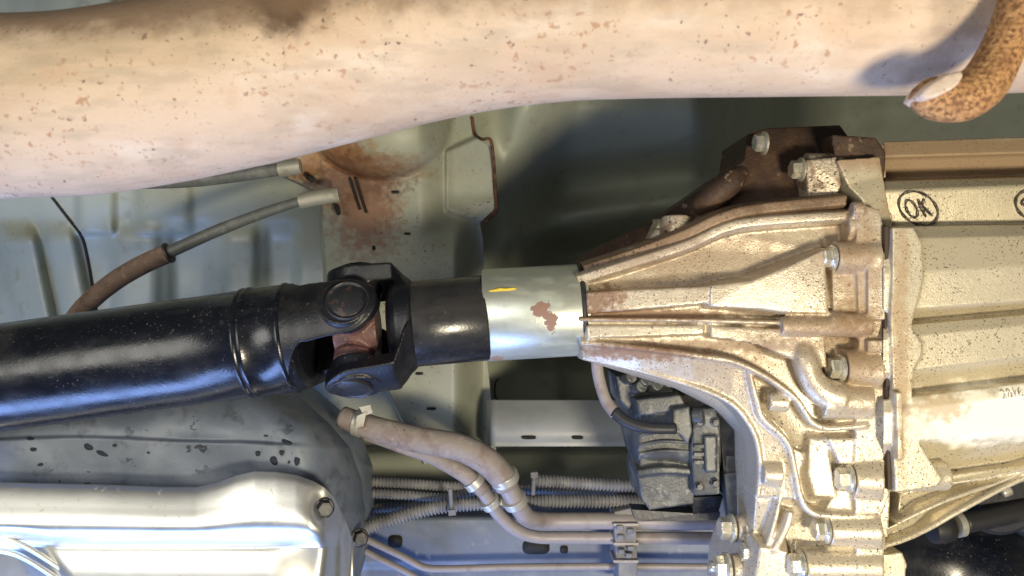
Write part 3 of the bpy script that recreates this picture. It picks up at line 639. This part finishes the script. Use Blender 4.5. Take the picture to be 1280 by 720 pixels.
def on_shield(x, y):
    top = float(shield_top(x)); return float(shield_fn(np.array([[(x+60)/502]]), np.array([[(y-top)/(790-top)]]))[2][0, 0])
bolt(sh, P(405, 635, on_shield(405, 635)-.5), Vector((.45, -.1, -1)), 6.5, .2, dark=True)
bolt(sh, P(449, 672, 712), Vector((.5, -.1, -1)), 6.5, .6, dark=True)
# ================================================================== BRAKE CABLES
cb1 = thing('brake_cable', 'grey brake cable with brown sleeve bending behind the black shaft', 'cable', P(200, 320, 770), 'brake cables')
bm = BM(); tube(bm, [(424, 243, 770), (398, 247, 769), (374, 252, 768)], [7.4, 7.4, 7.2], 16, 24); link('ferrule', tome(bm), M['ferrule'], cb1, auto=40)
bm = BM(); tube(bm, [(376, 251, 768), (330, 266, 766), (270, 289, 764), (205, 318, 762)], [4.5, 5.2, 5.8, 6], 40, 20); link('cable_jacket', tome(bm), M['cable'], cb1)
bm = BM(); tube(bm, [(209, 317, 762), (180, 330, 762), (150, 347, 764), (122, 368, 768), (100, 390, 775), (80, 420, 785)], 9.2, 40, 24); link('sleeve', tome(bm), M['sleeve'], cb1, auto=60)
bm = BM(); turn(bm, P(211, 316, 761.5), P(170, 335, 762)-P(211, 316, 761.5), [(-.6, 6), (-.8, 10.0), (1.0, 10.2), (1.4, 9)], 32); link('sleeve_rim', tome(bm), M['black'], cb1, auto=40)
cb2 = thing('brake_cable', 'grey brake cable tucked under the cream exhaust pipe', 'cable', P(300, 220, 770), 'brake cables')
bm = BM(); tube(bm, [(376, 208, 770), (362, 210, 770), (349, 212, 770)], 7.4, 12, 24); link('ferrule', tome(bm), M['ferrule'], cb2, auto=40)
bm = BM(); tube(bm, [(352, 211, 770), (300, 219, 770), (240, 226, 770), (180, 228, 770), (100, 228, 770)], 6.2, 30, 20); link('cable_jacket', tome(bm), M['cable'], cb2)

# ================================================================== HOSES, CONDUITS, LINES
h1 = thing('coolant_hose', 'thick dusty hose curving down to the pipes below the crossmember', 'hose', P(560, 560, 720))
bm = BM(); tube(bm, [(428, 521, 735), (460, 533, 728), (520, 549, 722), (570, 558, 720), (605, 574, 722), (626, 594, 726), (634, 606, 730)], [10, 11, 11.8, 12.2, 12.6, 12.2, 11.5], 60, 28); link('rubber_hose', tome(bm), M['hose'], h1)
bm = BM(); tube(bm, [(630, 598, 730), (640, 618, 736), (650, 636, 744), (662, 648, 754), (690, 651, 770), (760, 651, 775), (920, 652, 776)], [9.4, 9, 8.6, 8.2, 8, 8, 8], 60, 24); link('metal_pipe', tome(bm), M['line'], h1)
for a, b, r in (((629, 594, 727), (635, 607, 731), 13.2), ((642, 623, 738), (648, 634, 743), 11.4), ((447, 519, 729), (453, 536, 729), 12.4)):
    bm = BM(); A, B = P(*a), P(*b)
    if r == 12.4: d = P(490, 541, 725)-P(428, 521, 735); A = P(446, 527.5, 731)
    else: d = B-A
    turn(bm, A, d, [(-1, r-2), (-.8, r), (.8, r+.3), (3, r-.2), (5, r+.3), (6.6, r), (6.8, r-2)], 32); link('clamp', tome(bm), M['clamp'], h1, auto=35)
bm = BM(); prism(bm, [(449, 509), (463, 506), (466, 516), (455, 520)], 2, 716); prism(bm, [(446, 520), (458, 515), (454, 533), (444, 535)], 2, 714)
link('clamp_ear', tome(bm), M['clamp'], h1, smooth=False)
h2 = thing('coolant_hose', 'thinner dusty hose running just below the thick one', 'hose', P(560, 590, 735))
bm = BM(); tube(bm, [(456, 541, 745), (500, 556, 742), (540, 570, 740), (575, 589, 740), (592, 602, 741), (604, 614, 744)], [6.5, 7.2, 7.6, 7.8, 7.6, 7], 50, 24); link('rubber_hose', tome(bm), M['hose'], h2)
bm = BM(); tube(bm, [(598, 607, 742), (612, 626, 750), (624, 644, 758), (645, 662, 766), (670, 671, 772), (720, 672, 776), (930, 673, 778)], [6.6, 6.4, 6.2, 6.2, 6, 6, 6], 60, 20); link('metal_pipe', tome(bm), M['line'], h2)
for a, b, r in (((590, 600, 741), (598, 609, 743), 9.6), ((611, 625, 750), (620, 637, 755), 9.4)):
    bm = BM(); A, B = P(*a), P(*b); turn(bm, A, B-A, [(-1, r-2), (-.8, r), (.8, r+.3), (3, r-.2), (5, r+.3), (6.6, r), (6.8, r-2)], 32); link('clamp', tome(bm), M['clamp'], h2, auto=35)
bm = BM(); prism(bm, [(622, 618), (648, 611), (650, 626), (626, 632)], 4, 762); link('spacer_bracket', tome(bm), M['clamp'], h2, smooth=False)
def conduit(label, rows, r, pitch=3.5):
    c = crv(rows, 200); pts = [P(*q) for q in c]; seg = [0]
    for a, b in zip(pts, pts[1:]): seg.append(seg[-1]+(b-a).length)
    L = seg[-1]; n = int(L*1000/pitch); out = []; rad = []
    prof = [(0, 1), (.42, 1), (.5, .80), (.92, .80)]
    for k in range(n):
        for f, q in prof:
            s = (k+f)/n*L; i = min(int(np.searchsorted(seg, s)), len(pts)-1); i0 = max(i-1, 0); t = (s-seg[i0])/max(seg[i]-seg[i0], 1e-9) if i > i0 else 0
            out.append(pts[i0].lerp(pts[i], t)); rad.append(r*q*.001)
    bm = BM(); sweep(bm, out, rad, 18); o = link('corrugated_conduit', tome(bm), M['conduit'], auto=30)
    return tag(o, label, 'conduit', 'corrugated conduits under the floor')
conduit('corrugated conduit running highest from the tank towards the cable tie', [(440, 601, 800), (500, 604, 800), (560, 608, 802), (620, 612, 806)], 5.4)
conduit('corrugated conduit second from the top, beside the tank edge', [(440, 616, 795), (500, 618, 795), (560, 622, 796), (600, 612, 802), (660, 612, 806), (720, 614, 806), (800, 612, 806)], 5.2)
conduit('corrugated conduit third from the top, nearly straight past the tank', [(440, 637, 800), (500, 634, 800), (560, 630, 802), (640, 628, 806)], 5)
conduit('thick corrugated conduit rising from the tank corner to the actuator', [(445, 664, 770), (480, 652, 775), (520, 640, 778), (560, 632, 780), (620, 628, 784), (700, 626, 786), (810, 627, 788)], 7)
conduit('corrugated conduit above the others right of the thick hose', [(664, 600, 785), (710, 603, 785), (760, 606, 785), (812, 608, 785)], 6.4)
def tie(label, x, y0, y1, z):
    t = thing('cable_tie', label, 'cable tie', P(x, (y0+y1)/2, z), 'cable ties')
    bm = BM(); tube(bm, [(x-1, y0, z), (x, (y0+y1)/2, z-2), (x+1, y1, z)], 2.2, 14, 10); link('band', tome(bm), M['conduit'], t)
    bm = BM(); prism(bm, [(x-4, y1-2), (x+5, y1-3), (x+6, y1+4), (x-3, y1+5)], 4, z-5); link('buckle', tome(bm), M['conduit'], t, smooth=False)
tie('grey cable tie round the conduits left of the hoses', 564, 611, 640, 768)
tie('grey cable tie with raised end at the top right conduit', 667, 618, 593, 774)
def line(label, rows, r):
    bm = BM(); tube(bm, rows, r, 50, 14); return tag(link('brake_line', tome(bm), M['line']), label, 'brake line', 'brake lines along the rail')
line('thin brake line bending along the bottom of the rail', [(440, 664, 800), (462, 676, 800), (500, 694, 800), (530, 709, 800), (560, 711, 800), (640, 709, 800), (780, 708, 800), (900, 709, 800)], 3.6)
line('thin brake line leaving the tank corner at the bottom edge', [(440, 680, 803), (470, 696, 803), (510, 716, 803), (545, 738, 803)], 3.4)
ck = thing('pipe_clip', 'grey plastic clip block holding the pipes on the rail', 'pipe clip', P(783, 680, 790))
bm = BM()
for poly, z in (([(768, 640), (794, 634), (797, 655), (770, 657)], 772), ([(768, 657), (795, 656), (796, 680), (769, 680)], 764), ([(769, 680), (796, 680), (797, 702), (770, 703)], 768), ([(773, 700), (797, 700), (797, 745), (774, 745)], 772)):
    prism(bm, poly, 40, z, flare=1)
for x, y in ((775, 660), (788, 664), (776, 672), (789, 686), (777, 690), (787, 695)): prism(bm, [(x-4, y-3), (x+4, y-3), (x+4, y+3), (x-4, y+3)], 10, 760)
link('clip_body', cast(bm, .0009, 2), M['conduit'], ck)
for y in (656, 680, 702):
    bm = BM(); prism(bm, [(767, y-1.5), (798, y-1.5), (798, y+1.5), (767, y+1.5)], 30, 762.5); link('clip_band', tome(bm), M['line'], ck, smooth=False)

# ================================================================== ACTUATOR
ac = thing('shift_actuator', 'grey dusty shift actuator hanging under the flared housing', 'actuator', P(850, 560, 690))
bm = BM()
loft(bm, [(782, 500, 540, 690, 745), (788, 492, 560, 682, 750), (795, 488, 575, 676, 755), (860, 484, 585, 672, 755), (900, 484, 585, 672, 755)], 3.2)
prism(bm, [(800, 575, 680), (868, 572, 678), (868, 630, 682), (812, 638, 684), (803, 625, 684), (798, 600, 682)], 60, flare=2)
web(bm, [(797, 592, 676), (830, 588, 673), (866, 590, 674)], 9, 30)
prism(bm, [(795, 500, 672), (850, 494, 668), (860, 512, 668), (800, 520, 672)], 40, flare=4)
link('motor_body', cast(bm, .0009, 4), M['plastic'], ac)
bm = BM(); prism(bm, [(868, 512, 664), (895, 510, 662), (900, 545, 662), (900, 618, 664), (868, 620, 668), (864, 560, 666)], 60, flare=2); prism(bm, [(880, 545, 660), (896, 545, 660), (896, 590, 660), (882, 590, 660)], 10); cyl(bm, P(866, 520, 668), P(880, 520, 664), .007)
gc = link('gear_cover', cast(bm, .0009, 3), M['plastic'], ac)
for x, y, z in ((874, 528, 664), (894, 528, 661), (874, 608, 666), (894, 604, 662)): bolt(gc, P(x, y, z), Vector((0, 0, -1)), 3.0, x*.3, 'screw', True)
for y in (556, 566, 576):
    bm = BM(); prism(bm, [(868, y, 662.5), (880, y, 661.5), (880, y+4, 661.5), (868, y+4, 662.5)], 8); link('rib', tome(bm), M['plastic'], gc, smooth=False)
for y0 in (540, 552, 564):
    bm = BM(); web(bm, [(800, y0+4, 675), (830, y0, 671), (862, y0+1, 671)], 3, 14); link('rib', tome(bm), M['plastic'], ac)
bm = BM(); prism(bm, [(770, 470, 690), (835, 478, 690), (850, 500, 690), (845, 520, 690), (790, 520, 690), (775, 500, 690)], 50, flare=2)
for x, y in ((782, 474), (800, 478), (814, 484), (828, 480), (795, 486)): cyl(bm, P(x, y, 688), P(x+8, y-3, 676), .005)
link('connector', cast(bm, .0009, 2), M['plastic'], ac)
bm = BM(); tube(bm, [(745, 440, 672), (748, 470, 672), (757, 500, 672), (770, 518, 668)], [5, 5, 5, 5.4], 24, 18); link('wire_sleeve', tome(bm), M['hose'], ac)
bm = BM(); tube(bm, [(768, 515, 668), (785, 528, 662), (810, 535, 658), (845, 536, 658)], [5.2, 5, 4.6, 4.4], 24, 18); link('wire', tome(bm), M['black'], ac)
bm = BM(); prism(bm, [(842, 512), (862, 508), (866, 540), (860, 555), (852, 545), (840, 540)], 20, 660, flare=1); link('wire_clip', cast(bm, .0009, 2), M['plastic'], ac)
bm = BM(); prism(bm, [(898, 480, 674), (918, 490, 670), (928, 520, 668), (928, 570, 668), (924, 620, 670), (908, 622, 670), (902, 560, 670)], 50); link('mount_plate', tome(bm), M['dark'], ac, smooth=False)
bm = BM(); prism(bm, [(866, 622, 682), (904, 620, 680), (898, 640, 682), (866, 643, 684)], 30); link('lower_plate', tome(bm), M['shaft'], ac, smooth=False)
bm = BM(); prism(bm, [(905, 592, 666), (922, 590, 664), (930, 640, 664), (930, 678, 664), (914, 678, 664), (910, 640, 666)], 12); prism(bm, [(908, 570), (922, 570), (924, 600), (906, 600)], 12, 668)
link('support_bracket', cast(bm, .0009, 2), M['plastic'], ac)
bm = BM(); prism(bm, [(790, 637, 686), (868, 642, 684), (900, 640, 684), (900, 650, 684), (795, 652, 686)], 20); link('foot_plate', tome(bm), M['dark'], ac, smooth=False)

# ================================================================== LOWER RIGHT: mount and gaiter behind the case
mt_ = thing('rubber_mount', 'dark round rubber mount behind the case at lower right', 'mount', P(1255, 620, 720))
bm = BM(); turn(bm, P(1258, 616, 705), Vector((0, 0, 1)), [(0, 12), (0, 26), (3, 27), (5, 24), (5, 36), (9, 40), (50, 42)], 48); link('bushing', tome(bm), M['dark'], mt_, auto=40)
bm = BM(); tube(bm, [(1252, 616, 700), (1262, 612, 700)], 5, 8, 12); link('centre_bolt', tome(bm), M['bolt'], mt_)
bm = BM(); prism(bm, [(1200, 610), (1300, 570), (1330, 590), (1330, 700), (1240, 640), (1200, 660)], 30, 735, flare=2); link('arm', cast(bm, .0015, 3), M['dark'], mt_)
gs = thing('gaiter_hose', 'black rubber gaiter with pale ring under the cream case', 'hose', P(1210, 655, 690))
bm = BM(); turn(bm, P(1162, 662, 690), P(1280, 640, 700)-P(1162, 662, 690), [(0, 8), (1, 12), (9, 13.5), (18, 12.5), (20, 9.5)], 36); link('gaiter', tome(bm), M['black'], gs, auto=60)
bm = BM(); turn(bm, P(1193, 656, 692), P(1280, 640, 700)-P(1162, 662, 690), [(0, 9), (0.5, 11), (6, 11), (6.5, 9)], 36); link('ring', tome(bm), M['ferrule'], gs, auto=40)
bm = BM(); tube(bm, [(1202, 654, 694), (1240, 647, 698), (1300, 632, 705)], 9, 16, 24); link('hose_body', tome(bm), M['black'], gs)
def side_fn(U, V):
    X = 1080+U*300; Y = 560+V*260; z = 790+40*sst(.6, 0, V)-30*np.exp(-((X-1270)/60)**2)*sst(.3, .8, V); return X, Y, z
sd_ = link('engine_guard', grid(side_fn, 40, 40, 2), M['shaft']); tag(sd_, 'dark blue glossy guard panel in the lower right corner', 'guard')
